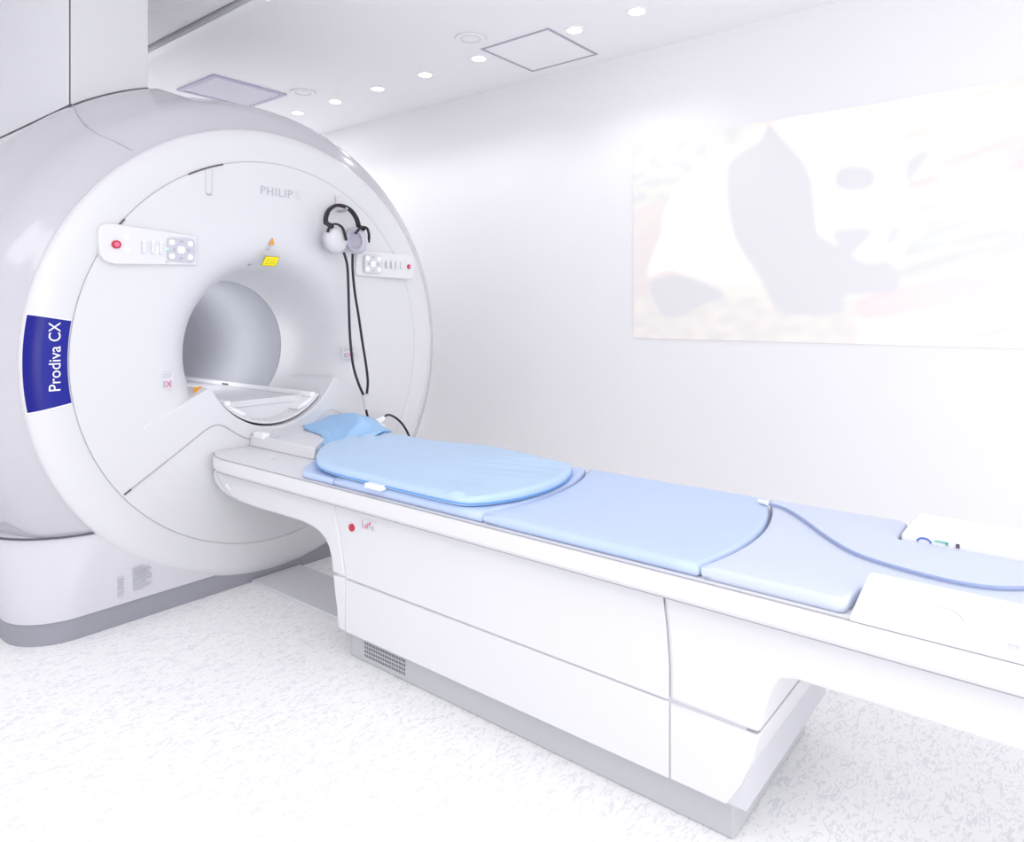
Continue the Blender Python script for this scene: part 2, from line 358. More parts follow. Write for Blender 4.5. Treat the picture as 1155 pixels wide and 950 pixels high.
# warning labels
def para(x0, z0, x1, z1, sh, y, m, nm, parent=mri):
    return MB().prism([(x0, z0), (x1, z0), (x1+sh, z1), (x0+sh, z1)], 'y', y, 2.6).build(nm, m, parent)
yl = para(CX-0.076, 1.281, CX-0.008, 1.322, 0.020, 2.5988, 'olive', 'warning_label')
MB().prism([(CX-0.070, 1.284), (CX-0.010, 1.284), (CX+0.008, 1.319), (CX-0.053, 1.319)], 'y', 2.5982, 2.599).build('label_face', 'yellow', yl)
for k in range(3):
    MB().box(CX-0.058+k*0.003, CX-0.012+k*0.003, 2.5978, 2.5984, 1.290+k*0.009, 1.292+k*0.009).build('label_text', 'olive', yl)
ar = MB().prism([(CX-0.040, 1.370), (CX-0.015, 1.370), (CX-0.022, 1.400)], 'y', 2.5984, 2.6)
ar.build('arrow_label', 'orange', mri)
MB().prism([(CX-0.046, 1.345), (CX-0.040, 1.345), (CX-0.026, 1.372), (CX-0.033, 1.372)], 'y', 2.5986, 2.6).build('arrow_stem', 'print', mri)
MB().box(CX-0.075, CX-0.005, 2.5988, 2.6, 1.338, 1.3405).build('label_rule', 'seam_pale', mri)
MB().box(CX-0.06, CX-0.02, 2.5988, 2.6, 1.329, 1.331).build('label_rule', 'seam_pale', mri)
def sticker(x, z, w, h, y, sl=0.0):
    # small notice with a crossed-out picture
    s_ = MB().prism([(x-w/2, z-h/2), (x+w/2, z-h/2), (x+w/2, z+h/2), (x-w/2, z+h/2)], 'y', y-0.001, y+0.004).build('notice_sticker', mat('sticker_paper', (0.70, 0.69, 0.73)), mri)
    q = MB(); y2 = y-0.0016
    for k in range(3): q.box(x-w*0.42, x+w*(0.30+0.05*k), y2, y-0.0008, z+h*(0.18+0.10*k), z+h*(0.22+0.10*k))
    for k in range(2): q.box(x-w*0.42+k*w*0.55, x-w*0.20+k*w*0.55, y2, y-0.0008, z-h*0.40, z-h*0.02)
    q.build('sticker_print', 'print', s_)
    c = MB()
    for d in (-1, 1):
        c.prism([(x-0.22*w*d+0.02*w, z-0.40*h), (x-0.22*w*d+0.12*w, z-0.40*h), (x+0.22*w*d+0.08*w, z+0.02*h), (x+0.22*w*d-0.02*w, z+0.02*h)], 'y', y2-0.0006, y2)
    c.build('sticker_cross', 'pinkish', s_)
sticker(CX-0.452, 0.842, 0.040, 0.062, 2.600)
sticker(CX+0.375, 0.905, 0.078, 0.050, 2.604)
# orange mark on the left ledge
MB().prism([(CX-0.335, 2.64), (CX-0.29, 2.66), (CX-0.285, 2.672), (CX-0.33, 2.652)], 'z', 0.786, 0.8035).build('ledge_mark', 'orange', mri)
MB().tube([(CX-0.12, 2.597, 0.600), (CX-0.12, 2.599, 0.600)], 0.0035, 8).build('screw_hole', 'print', mri)
MB().tube([(CX-0.095, 2.66, CZ+0.355), (CX-0.080, 2.668, CZ+0.357)], 0.004, 6).build('bore_sensor', 'print', mri)
# fine print on the skirt
fp = MB()
for k in range(11):
    w_ = (0.030, 0.045, 0.05, 0.036, 0.052, 0.05, 0.048, 0.04, 0.05, 0.044, 0.03)[k]
    fp.box(1.095, 1.095+w_*1.3, 2.600, 2.606, 0.110+k*0.008, 0.1115+k*0.008)
    if k < 8: fp.box(1.045, 1.045+0.02, 2.600, 2.606, 0.104+k*0.009, 0.107+k*0.009)
fp.build('rating_text', mat('faint_print', (0.60, 0.60, 0.66)), mri)

# control panels
def control_panel(side):
    s = side; ex = CX
    if s < 0: pts = [(-0.345, 1.270), (-0.64, 1.258), (-0.675, 1.268), (-0.690, 1.29), (-0.694, 1.372), (-0.684, 1.390), (-0.66, 1.397), (-0.345, 1.380)]
    else: pts = [(0.400, 1.266), (0.405, 1.372), (0.415, 1.376), (0.72, 1.372), (0.742, 1.362), (0.750, 1.34), (0.748, 1.275), (0.738, 1.258), (0.71, 1.252), (0.412, 1.260)]
    f = [Vector((ex+x, 0, z)) for x, z in pts]
    def yy(x):      # thick at the outer end, thin at the inner end
        t = max(0, min(1, (abs(x-ex)-0.33)/0.25)); return 2.599-0.006-0.020*t
    n = len(f); mb = MB()
    mb.add([(p.x, 2.6, p.z) for p in f]+[(p.x, yy(p.x), p.z) for p in f], [list(range(n)), list(range(n, 2*n))]+[(i, (i+1) % n, n+(i+1) % n, n+i) for i in range(n)])
    P = mb.build('control_panel', 'satin', mri, bevel=0.004, seg=3)
    tag(P, 'left control panel with lit keys' if s < 0 else 'right control panel with small red button')
    def plate(nm, x, z, w, h, m, d=0.002, r=0.3, xr=None):
        y0 = yy(ex+(x if xr is None else xr)); pp = rrect(x-w/2, x+w/2, z-h/2, z+h/2, min(w, h)*r, 4)
        return MB().prism([(ex+a, b) for a, b in pp], 'y', y0-d, y0+0.002).build(nm, m, P)
    if s < 0: kx, kz, kw, kh, rx, rz = -0.411, 1.3225, 0.104, 0.084, -0.640, 1.325
    else: kx, kz, kw, kh, rx, rz = 0.490, 1.316, 0.104, 0.084, 0.710, 1.314
    kr = kx+s*0.05
    plate('keypad', kx, kz, kw, kh, 'keypad' if s < 0 else 'keyoutline', 0.0010, 0.15, kr)
    for dx in (-1, 1):
        for dz in (-1, 1): plate('key', kx+dx*0.034, kz+dz*0.025, 0.018, 0.018, 'led_white', 0.0030, 0.48, kr)
    plate('display', kx, kz, 0.026, 0.026, 'white', 0.0025, 0.3, kr)
    for a in range(4):
        plate('arrow_mark', kx+0.028*(a == 0)-0.028*(a == 1)*0.9, kz+0.031*(a == 2)-0.031*(a == 3), 0.009 if a < 2 else 0.013, 0.013 if a < 2 else 0.007, 'print', 0.0020, 0.4, kr)
    plate('stop_button', rx, rz, 0.030 if s < 0 else 0.018, 0.028 if s < 0 else 0.022, 'red', 0.006, 0.5)
    plate('stop_button_cap', rx, rz, 0.017 if s < 0 else 0.010, 0.016 if s < 0 else 0.013, 'pinkish', 0.009, 0.5)
    if s < 0:
        for dz in (-1, 1): plate('round_key', -0.603, 1.330+dz*0.021, 0.015, 0.015, 'led_white', 0.003, 0.5)
        for dx in (-0.545, -0.513, -0.484):
            plate('key_outline', dx, 1.322, 0.016, 0.044, 'keyoutline', 0.0012, 0.45)
            plate('key_face', dx, 1.322, 0.012, 0.040, 'satin', 0.0018, 0.45)
        plate('key_slider', -0.498, 1.316, 0.006, 0.026, 'led_white', 0.003, 0.4)
        for dx in (-0.560, -0.527, -0.497): plate('small_key', dx+0.012, 1.345, 0.010, 0.008, 'white', 0.003, 0.4)
        plate('status_light', -0.462, 1.323, 0.010, 0.006, 'led_green', 0.003, 0.4)
        plate('corner_mark', -0.462, 1.277, 0.010, 0.007, 'seam_pale', 0.002, 0.3)
    else:
        for dx in (0.575, 0.605, 0.635, 0.665):
            plate('key_outline', dx, 1.318, 0.014, 0.036, 'keyoutline', 0.0012, 0.45)
            plate('key_face', dx, 1.318, 0.0115, 0.033, 'satin', 0.0018, 0.45)
control_panel(-1); control_panel(1)

# ------------------------------------------------------------------ service column above the scanner
colm = empty('service_column', (1.18, 3.4, 1.85), 'tall white boxed column rising from the scanner top to the ceiling', 'column')
c = MB()
n = 24; xs = [1.037+0.286*i/n for i in range(n+1)]
def arcz(x, R=1.1376): return CZ+math.sqrt(R*R-(x-CX)**2)
bot = [(x, arcz(x)+0.004) for x in xs]
MB().prism(bot+[(xs[-1], CEIL), (xs[0], CEIL)], 'y', 3.0, 3.02).build('front_panel', 'column', colm, bevel=0.003)
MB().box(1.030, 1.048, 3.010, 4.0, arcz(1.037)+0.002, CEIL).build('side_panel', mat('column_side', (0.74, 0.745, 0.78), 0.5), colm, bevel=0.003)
MB().box(1.305, 1.323, 3.020, 4.0, arcz(1.323)-0.02, CEIL).build('side_panel', 'column', colm)
MB().box(1.034, 1.040, 3.004, 3.010, arcz(1.037)-0.01, CEIL).build('corner_gap', 'seam', colm)
MB().box(1.050, 1.300, 3.98, 4.0, arcz(1.323)-0.02, CEIL).build('back_panel', 'column', colm)
MB().tube([(x, 2.997, arcz(x)+0.001) for x in xs], 0.0032, 6).build('collar_gap', 'seam', mri)
MB().tube([(1.036, 2.997, arcz(1.037)+0.003), (1.034, 4.0, arcz(1.037)+0.003)], 0.0075, 6).build('collar_gap', 'seam', mri)
# seam running from the column corner over the barrel to the ring
smp = []
def barrel_r(y):
    b = sorted(barrel[:14], key=lambda t: t[1])
    for (r0, y0), (r1, y1) in zip(b, b[1:]):
        if y0 <= y <= y1: return r0+(r1-r0)*(y-y0)/(y1-y0)
    return 1.1
for th, y in ((123.4, 3.0), (124.4, 2.95), (126.2, 2.88), (127.8, 2.81), (128.7, 2.75), (128.9, 2.71), (128.2, 2.68), (127.6, 2.662), (126.9, 2.645)):
    r = barrel_r(y)+swell(th, y)+0.001; smp.append((CX+r*math.cos(math.radians(th)), y, CZ+r*math.sin(math.radians(th))))
MB().tube(catmull(smp, 5), 0.0022, 6).build('barrel_seam', 'seam_soft', mri)

# ------------------------------------------------------------------ patient table
tab = empty('patient_table', (CX, 1.2, 0), 'long white patient table with overhanging ends on a panelled pedestal, docked to the scanner', 'medical table')
H = 0.333
def tx(r): return CX+r
# table frame: extruded edge profile with rounded rail
prof = [(-0.300, 0.500), (-0.326, 0.503), (-0.333, 0.512), (-0.333, 0.542), (-0.330, 0.552), (-0.322, 0.5555), (0.322, 0.5555), (0.330, 0.552), (0.333, 0.542), (0.333, 0.512), (0.326, 0.503), (0.300, 0.500)]
rows = []
ys = [-0.45, 0.0, 1.0, 2.0, 2.44, 2.50, 2.55, 2.585, 2.596]
for y in ys:
    t = max(0, (y-2.44)/0.156); k = 1-0.17*(t**2.2)
    rows.append([(CX+x*k, y, z-(0.0 if z > 0.54 else 0)) for x, z in prof])
fm = MB().grid(rows, closed=True); fm.f.append(list(range(len(prof)))); fm.f.append([(len(ys)-1)*len(prof)+i for i in range(len(prof))])
fm.build('table_frame', 'table', tab, smooth=True, angle=30)
for s in (-1, 1):
    MB().tube([(CX+s*0.3275, -0.45, 0.5545), (CX+s*0.3275, 2.44, 0.5545), (CX+s*0.319, 2.50, 0.5545), (CX+s*0.300, 2.56, 0.5545), (CX+s*0.285, 2.59, 0.5545)], 0.0016, 6).build('deck_seam', 'seam_soft', tab)
    MB().tube([(CX+s*0.318, -0.45, 0.500), (CX+s*0.318, 2.46, 0.500), (CX+s*0.300, 2.52, 0.497)], 0.0032, 6).build('rail_gap', 'seam_soft', tab)
# pedestal and the aprons of both overhanging ends (side profile, y-z)
farseam = [(1.840, 0.497), (1.826, 0.45), (1.807, 0.39), (1.793, 0.33), (1.780, 0.268)]
nearseam = [(0.700, 0.497), (0.690, 0.42), (0.684, 0.34), (0.684, 0.268)]
far = [(2.556, 0.499), (2.585, 0.49), (2.590, 0.47), (2.570, 0.44), (2.53, 0.42), (2.48, 0.407), (2.40, 0.399), (2.277, 0.396), (2.10, 0.398), (2.01, 0.398), (1.952, 0.392), (1.915, 0.382), (1.886, 0.366), (1.868, 0.345), (1.855, 0.315), (1.848, 0.268)]
MB().prism(far+farseam[::-1], 'x', tx(-0.288), tx(0.288)).build('head_apron', 'table', tab, bevel=0.010, seg=3)
near = [(-0.45, 0.499), (-0.45, 0.397), (0.30, 0.397), (0.42, 0.396), (0.455, 0.388), (0.470, 0.36), (0.482, 0.32), (0.492, 0.268)]
MB().prism(near+nearseam[::-1], 'x', tx(-0.288), tx(0.288)).build('foot_apron', 'table', tab, bevel=0.010, seg=3)
MB().prism([(y-0.002, z) for y, z in farseam]+[(y+0.002, z) for y, z in nearseam[::-1]], 'x', tx(-0.287), tx(0.287)).build('upper_side_panel', 'table', tab, bevel=0.002)
MB().prism([(1.848, 0.262), (1.838, 0.20), (1.815, 0.098), (1.788, 0.098), (1.788, 0.262)], 'x', tx(-0.284), tx(0.284)).build('head_post_cover', 'table', tab, bevel=0.004)
MB().prism([(1.785, 0.262), (1.785, 0.098), (0.687, 0.098), (0.687, 0.262)], 'x', tx(-0.285), tx(0.285)).build('lower_side_panel', 'table', tab, bevel=0.003)
MB().prism([(0.684, 0.262), (0.684, 0.098), (0.56, 0.098), (0.53, 0.15), (0.505, 0.215), (0.493, 0.262)], 'x', tx(-0.285), tx(0.285)).build('foot_post_cover', 'table', tab, bevel=0.004)
MB().box(tx(-0.280), tx(0.280), 0.52, 1.83, 0.10, 0.47).build('pedestal_core', 'seam_pale', tab)
MB().box(tx(-0.243), tx(0.243), 0.56, 1.812, 0.0, 0.10).build('kick_plate', 'tkick', tab, bevel=0.006)
gr = MB()
for i in range(18):
    for j in range(5):
        y = 1.735-i*0.0105; z = 0.020+j*0.0125
        gr.box(tx(-0.2445), tx(-0.242), y, y+0.006, z, z+0.007)
gr.build('vent_grille', 'grille', tab)
# shallow slot on the head apron
sp = [(2.545, 0.487), (2.552, 0.478), (2.53, 0.452), (2.49, 0.428), (2.44, 0.412), (2.40, 0.408)]
MB().tube([(tx(-0.2885), y, z) for y, z in catmull([(y, z, 0) for y, z in sp], 5) and [(p.x, p.y) for p in catmull([(y, z, 0) for y, z in sp], 5)]], 0.0022, 6).build('apron_crease', 'seam_pale', tab)
MB().tube([(tx(-0.2885), 2.545, 0.487), (tx(-0.2885), 1.85, 0.488)], 0.0022, 6).build('apron_crease', 'seam_soft', tab)
MB().tube([(tx(-0.292), 2.475, 0.452), (tx(-0.292), 2.455, 0.440)], 0.005, 8).build('release_tab', 'white', tab, smooth=True)
# red button and notice on the upper side panel
MB().tube([(tx(-0.287), 1.747, 0.431), (tx(-0.292), 1.747, 0.431)], 0.0115, 20).build('red_button', 'red', tab, smooth=True)
st = MB().box(tx(-0.2885), tx(-0.286), 1.635, 1.715, 0.436, 0.468).build('notice_sticker', mat('sticker_pale', (0.72, 0.71, 0.75)), tab)
q = MB()
for k in range(5): q.box(tx(-0.2890), tx(-0.288), 1.70-0.012*k-0.006, 1.70-0.012*k, 0.440+0.004*(k % 2), 0.464-0.005*((k*2) % 3))
q.build('sticker_print', 'print', st)
MB().add([(tx(-0.2895), 1.690, 0.441), (tx(-0.2895), 1.684, 0.440), (tx(-0.2895), 1.655, 0.462), (tx(-0.2895), 1.661, 0.464)], [(0, 1, 2, 3)]).build('sticker_cross', 'pinkish', st)
# raised white table nose in front of the bore (end of the moving tabletop)
nose_plan = [(-0.128, 2.166), (-0.131, 2.30), (-0.131, 2.597), (0.131, 2.597), (0.131, 2.40), (0.092, 2.36), (0.02, 2.30)]
nz = MB(); nn = len(nose_plan)
nz.add([(CX+x, y, 0.5555) for x, y in nose_plan]+[(CX+x*0.93, y-(0.0 if y > 2.5 else -0.004), 0.600) for x, y in nose_plan], [list(range(nn)), list(range(nn, 2*nn))]+[(i, (i+1) % nn, nn+(i+1) % nn, nn+i) for i in range(nn)])
nz.build('tabletop_nose', 'table', tab, bevel=0.006, seg=3)
MB().box(tx(-0.128), tx(-0.095), 2.50, 2.57, 0.590, 0.615).build('nose_connector', 'white', tab, bevel=0.004)
MB().tube([(tx(-0.10), 2.485, 0.603), (tx(-0.085), 2.46, 0.603)], 0.006, 8).build('connector_pin', 'keypad', tab)
MB().tube([(tx(-0.06), 2.26, 0.575), (tx(-0.045), 2.255, 0.575)], 0.006, 8).build('nose_screw', 'print', tab)
MB().tube([(tx(-0.22), 2.30, 0.5560), (tx(-0.20), 2.30, 0.5560)], 0.003, 6).build('deck_mark', 'seam_pale', tab)
MB().tube([(tx(-0.215), 2.02, 0.5560), (tx(-0.21), 2.03, 0.5560)], 0.003, 6).build('deck_mark', 'print', tab)
# side handles at the foot end
hf = MB().prism([(-0.333, 0.5545), (-0.333, 0.562), (-0.235, 0.612), (-0.222, 0.612), (-0.222, 0.585), (-0.20, 0.5545)], 'y', 0, 1)
hf.v = [(CX+x, (0.318-(x+0.333)*0.10) if y > 0.5 else -0.45, z) for x, y, z in hf.v]
hnd = hf.build('side_handle', 'white', tab, bevel=0.004)
arcp = [(0.30, 0.5675), (0.20, 0.5675), (0.170, 0.569), (0.155, 0.576), (0.152, 0.585), (0.165, 0.592), (0.19, 0.594)]
MB().tube([(CX-0.333+(z-0.562)/0.05*0.098-0.0012, y, z) for y, z in [(p.x, p.y) for p in catmull([(y, z, 0) for y, z in arcp[2:]], 4)]], 0.0014, 5).build('handle_outline', 'seam_pale', hnd)
MB().box(tx(-0.318), tx(-0.300), 0.075, 0.090, 0.570, 0.5745).build('handle_mark', 'seam_pale', hnd)
hb = MB().prism([(0.165, 0.5855), (0.165, 0.612), (0.175, 0.616), (0.31, 0.616), (0.333, 0.600), (0.333, 0.5545), (0.27, 0.5545)], 'y', -0.45, 0.318)
hb = MB().box(tx(0.125), tx(0.333), -0.45, 0.318, 0.5555, 0.597)
hbk = hb.build('side_handle', 'white', tab, bevel=0.008, seg=3)
lg = MB().tube([(tx(0.133+0.012*math.cos(math.radians(a))), 0.273+0.012*math.sin(math.radians(a)), 0.5965+0.0) for a in range(20, 200, 20)], 0.003, 6)
for x_, y_, w_, d_, m_ in ():
    pass
def front_decal(nm, y0, y1, z0, z1, m): MB().box(tx(0.1235), tx(0.126), y0, y1, z0, z1).build(nm, m, hbk)
MB().tube([(tx(0.1243), 0.285-0.013*(1+math.cos(math.radians(a))), 0.585+0.009*math.sin(math.radians(a))) for a in range(0, 181, 20)], 0.002, 6).build('logo_arc', 'logo_blue', hbk)
front_decal('logo_bar', 0.226, 0.252, 0.5905, 0.594, 'logo_green'); front_decal('logo_bar', 0.226, 0.231, 0.586, 0.592, 'logo_green')
front_decal('handle_screw', 0.205, 0.212, 0.585, 0.594, 'seam')

# ------------------------------------------------------------------ mattress sections, each with arched end
def inset(P, d):
    k = len(P); out = []
    for i in range(k):
        a, b, c = Vector(P[i-1]), Vector(P[i]), Vector(P[(i+1) % k])
        e1 = (b-a); e2 = (c-b); e1 = e1.normalized() if e1.length > 1e-9 else e2.normalized(); e2 = e2.normalized() if e2.length > 1e-9 else e1
        n1 = Vector((-e1.y, e1.x)); n2 = Vector((-e2.y, e2.x)); nn_ = (n1+n2)
        nn_ = nn_.normalized() if nn_.length > 1e-6 else n1
        out.append(b+nn_*min(d/max(0.5, nn_.dot(n1)), 1.6*d))
    return out
def cushion(name, P, z0, h, er, m, parent=None, crown=0.0, wrinkle=0.0, seed=0, rings=7, zfun=None, local=False, center=None):
    """soft pad: outline P (counter-clockwise), rounded edge of radius er, optional crowned and wrinkled top"""
    P = [Vector((p[0], p[1])) for p in P]; A = sum(P[i-1].x*P[i].y-P[i].x*P[i-1].y for i in range(len(P)))
    if A < 0: P = P[::-1]
    mb = MB(); rows = []; k = len(P)
    sec = [(er*0.6, 0.0), (0.2*er, 0.12*h), (0, 0.35*h), (0, h-er if h > er*1.3 else 0.5*h)]
    for i in range(1, 6): a = PI/2*i/5; sec.append((er*(1-math.cos(a)), (h-er if h > er*1.3 else 0.5*h)+(er if h > er*1.3 else 0.5*h)*math.sin(a)))
    for d, z in sec: rows.append([(q.x, q.y, z0+z) for q in inset(P, d)])
    base = inset(P, er); cx = sum(p.x for p in base)/k; cy = sum(p.y for p in base)/k
    if center: cx, cy = center
    for j in range(1, rings+1):
        s = 1-j/(rings+0.001) if j < rings else 0.0
        row = []
        for q in base:
            x = cx+(q.x-cx)*s; y = cy+(q.y-cy)*s
            row.append((x, y, z0+h+crown*(1-s*s)))
        rows.append(row)
    def wr(v):
        x, y, z = v
        if zfun: z = zfun(x, y, z)
        if wrinkle and z > z0+h*0.5:
            nv = noise.noise(Vector((x*9+seed, y*5, 0)))+0.6*noise.noise(Vector((x*22+seed, y*16, 3)))
            z += wrinkle*nv
        return (x, y, z)
    rows = [[wr(v) for v in r] for r in rows]
    mb.grid(rows, closed=True); mb.f.append(list(range(k)))
    return mb.build(name, m, parent, smooth=True, angle=80, local=local)
ML, MR = 1.350, 1.945
def seamline(y_front, y_mid, y_back, n=14):   # from front (small x) to back
    return [((1-t)**2*ML+2*t*(1-t)*(ML+MR)/2+t*t*MR, (1-t)**2*y_front+2*t*(1-t)*y_mid+t*t*y_back) for t in [i/n for i in range(n+1)]]
def side(x, y0, y1, n=10): return [(x, y0+(y1-y0)*i/n) for i in range(1, n)]
g = 0.004
def section(headline, footline):
    a = [(x, y-g) for x, y in headline]; b = [(x, y+g) for x, y in footline]
    return a + side(MR, a[-1][1], b[-1][1]) + b[::-1] + side(ML, b[0][1], a[0][1])
L0 = [(1.350, 1.965), (1.40, 2.03), (1.47, 2.085), (1.55, 2.12), (1.66, 2.13), (1.78, 2.12), (1.86, 2.07), (1.92, 2.0), (1.945, 1.95)]
L1 = [(x, 1.80) for x, _ in seamline(0, 0, 0)]
L2 = seamline(1.188, 1.105, 1.255)
L3 = seamline(0.602, 0.530, 0.668)
ZM, HM = 0.5565, 0.028
mgrp = 'blue mattress pads laid along the table'
tag(cushion('mattress_pad', section(L0, L1), ZM, 0.022, 0.010, 'bluefab'), 'short blue head pad poking out from under the wrinkled pillow, nearest the bore', 'mattress pad', mgrp)
tag(cushion('mattress_pad', section(L1, L2), ZM, HM, 0.013, 'bluefab', wrinkle=0.001, seed=3), 'blue mattress pad lying directly beneath the wrinkled pillow', 'mattress pad', mgrp)
tag(cushion('mattress_pad', section(L2, L3), ZM, HM, 0.013, 'bluefab', wrinkle=0.001, seed=8), 'plain blue middle mattress pad between the pillow and the cable end', 'mattress pad', mgrp)
# last pad: notched by the handles
q3 = [(x, y-g) for x, y in L3]
P3 = q3 + side(MR, q3[-1][1], 0.345) + [(MR, 0.345), (MR-0.015, 0.328), (1.795, 0.324), (1.787, 0.318)] + [(1.787, 0.318-0.0768*i) for i in range(1, 11)] + [(1.452, -0.45)] + [(1.452, -0.45+0.0768*i) for i in range(1, 10)] + [(1.450, 0.312), (1.43, 0.322), (1.36, 0.326), (ML, 0.335)] + side(ML, 0.335, q3[0][1])
tag(cushion('mattress_pad', P3, ZM, HM, 0.008, 'pad_end', center=(1.65, 0.40)), 'palest blue mattress pad at the foot end, under the thin cable', 'mattress pad', mgrp)

# pillow-like upper cushion
PO = [(1.42, 1.985), (1.372, 1.90), (1.350, 1.78), (1.347, 1.62), (1.345, 1.45), (1.345, 1.33), (1.352, 1.262), (1.375, 1.228), (1.42, 1.198), (1.50, 1.172), (1.60, 1.165), (1.70, 1.18), (1.785, 1.213), (1.838, 1.243), (1.856, 1.262),
      (1.862, 1.290), (1.866, 1.33), (1.882, 1.42), (1.905, 1.54), (1.915, 1.65), (1.895, 1.76), (1.858, 1.86), (1.85, 1.96), (1.86, 2.06), (1.83, 2.12), (1.74, 2.15), (1.62, 2.15), (1.53, 2.11), (1.47, 2.05)]
PO = [(p.x, p.y) for p in catmull([(x, y, 0) for x, y in PO], 4, closed=True)]
def pz(x, y, z):
    if z < 0.60: return z
    e = 0
    # folds gathered near the front foot corner, the head bundle and soft diagonal creases
    d = math.hypot(x-1.40, y-1.30); e += 0.009*math.sin((x*0.7+y)*110)*math.exp(-(d/0.075)**2)
    d = math.hypot(x-1.72, y-2.06); e += 0.012*math.exp(-(d/0.12)**2)+0.006*math.sin((x*1.0-y*0.9)*70)*math.exp(-(d/0.12)**2)
    d = math.hypot(x-1.74, y-1.32); e += 0.0045*math.sin((x*1.2+y*0.5)*75)*math.exp(-(d/0.14)**2)
    return z+e
pil = cushion('cushion', PO, ZM+HM+0.0018, 0.031, 0.014, 'pillow', crown=0.007, wrinkle=0.0030, seed=1, rings=22, zfun=pz)
tag(pil, 'wrinkled light blue bean-shaped cushion lying on the head half of the table', 'cushion')
k = len(PO)
MB().tube([(p.x, p.y, ZM+HM+0.010) for p in inset([Vector(p) for p in (PO if sum(PO[i-1][0]*PO[i][1]-PO[i][0]*PO[i-1][1] for i in range(k)) > 0 else PO[::-1])], -0.0005)]+[(PO[0][0], PO[0][1], ZM+HM+0.010)], 0.0022, 6, cap=False).build('piping', mat('piping_blue', (0.12, 0.34, 0.75)), pil)
MB().box(1.328, 1.352, 1.555, 1.625, 0.583, 0.597).build('care_tag', 'white', pil, bevel=0.002)

# folded cloth flap at the head of the cushion
U = [(1.90, 2.74, 0.604), (1.925, 2.640, 0.6235), (1.93, 2.517, 0.644), (1.93, 2.42, 0.655), (1.925, 2.31, 0.650), (1.90, 2.20, 0.628), (1.88, 2.13, 0.62)]
Mi = [(1.82, 2.63, 0.605), (1.83, 2.488, 0.626), (1.83, 2.357, 0.636), (1.835, 2.27, 0.642), (1.83, 2.19, 0.632), (1.82, 2.12, 0.622), (1.80, 2.08, 0.62)]
Lo = [(1.745, 2.525, 0.6045), (1.74, 2.413, 0.608), (1.738, 2.331, 0.607), (1.725, 2.26, 0.590), (1.70, 2.20, 0.592), (1.68, 2.13, 0.605), (1.66, 2.07, 0.615)]
Bo = [(1.744, 2.524, 0.6030), (1.72, 2.41, 0.6035), (1.69, 2.325, 0.602), (1.63, 2.235, 0.575), (1.60, 2.17, 0.580), (1.58, 2.10, 0.595), (1.57, 2.05, 0.605)]
rows = [[Vector(p) for p in r] for r in (U, Mi, Lo, Bo)]
rows = [catmull(r, 7) for r in rows]; nc = len(rows[0]); cols = [catmull([r[i] for r in rows], 7) for i in range(nc)]
G = [[cols[i][j].copy() for i in range(nc)] for j in range(len(cols[0]))]
for j, r in enumerate(G):
    for i, v in enumerate(r):
        s_ = i/(nc-1); t_ = j/(len(G)-1)
        w_ = math.sin(PI*min(1, s_*1.4+0.02))
        ds, dt = s_-0.74, (t_-0.86)*0.9
        an = math.atan2(dt, ds); di = math.hypot(ds, dt); env = math.sin(PI*min(1, max(0, t_*0.97+0.03)))*min(1, di*3.2)*min(1, s_*5)
        v.z += env*(0.015*math.cos(an*6.5+0.6)+0.007*math.cos(an*13+1.7)) + 0.010*env*math.exp(-((s_-0.45)/0.3)**2) + 0.003*noise.noise(Vector((s_*8, t_*6, 1)))
        v.z = max(v.z, 0.6065 if (v.y > 2.30 and v.x < 1.80) else 0.5905 if v.y < 2.15 else 0.565)
fl_ = MB().grid([[tuple(v) for v in r] for r in G]).build('folded_cloth', 'towel', None, smooth=True, angle=180, solid=0.004)
tag(fl_, 'crumpled brighter blue cloth flap draped between the cushion and the bore', 'cloth')

# thin cable over the foot pads
cb = [(1.872, 0.655), (1.868, 0.625), (1.845, 0.585), (1.78, 0.525), (1.70, 0.462), (1.635, 0.405), (1.595, 0.355), (1.573, 0.30), (1.558, 0.24), (1.553, 0.18), (1.565, 0.128), (1.600, 0.08), (1.66, 0.02), (1.71, -0.08), (1.73, -0.22), (1.74, -0.44)]
zt = ZM+HM+0.0045
cab = MB().tube(catmull([(x, y, zt+(0.001 if i else 0)) for i, (x, y) in enumerate(cb)], 6), 0.0036, 8).build('cable', 'cable', None, smooth=True)
tag(cab, 'thin blue-grey cable curving across the pale foot-end pad', 'cable')
cn = MB().tube([(1.864, 0.643, zt+0.003), (1.875, 0.668, zt+0.003)], 0.006, 10)
cn.build('cable_end', 'white', cab, smooth=True)

# floor plate between scanner and table
fpz = MB().box(CX-0.113, CX+0.113, 1.86, 2.606, 0.0, 0.012)
tag(fpz.build('floor_plate', 'plate', None, bevel=0.003), 'flat pale grey cable cover plate on the floor between scanner plinth and table pedestal', 'floor plate')

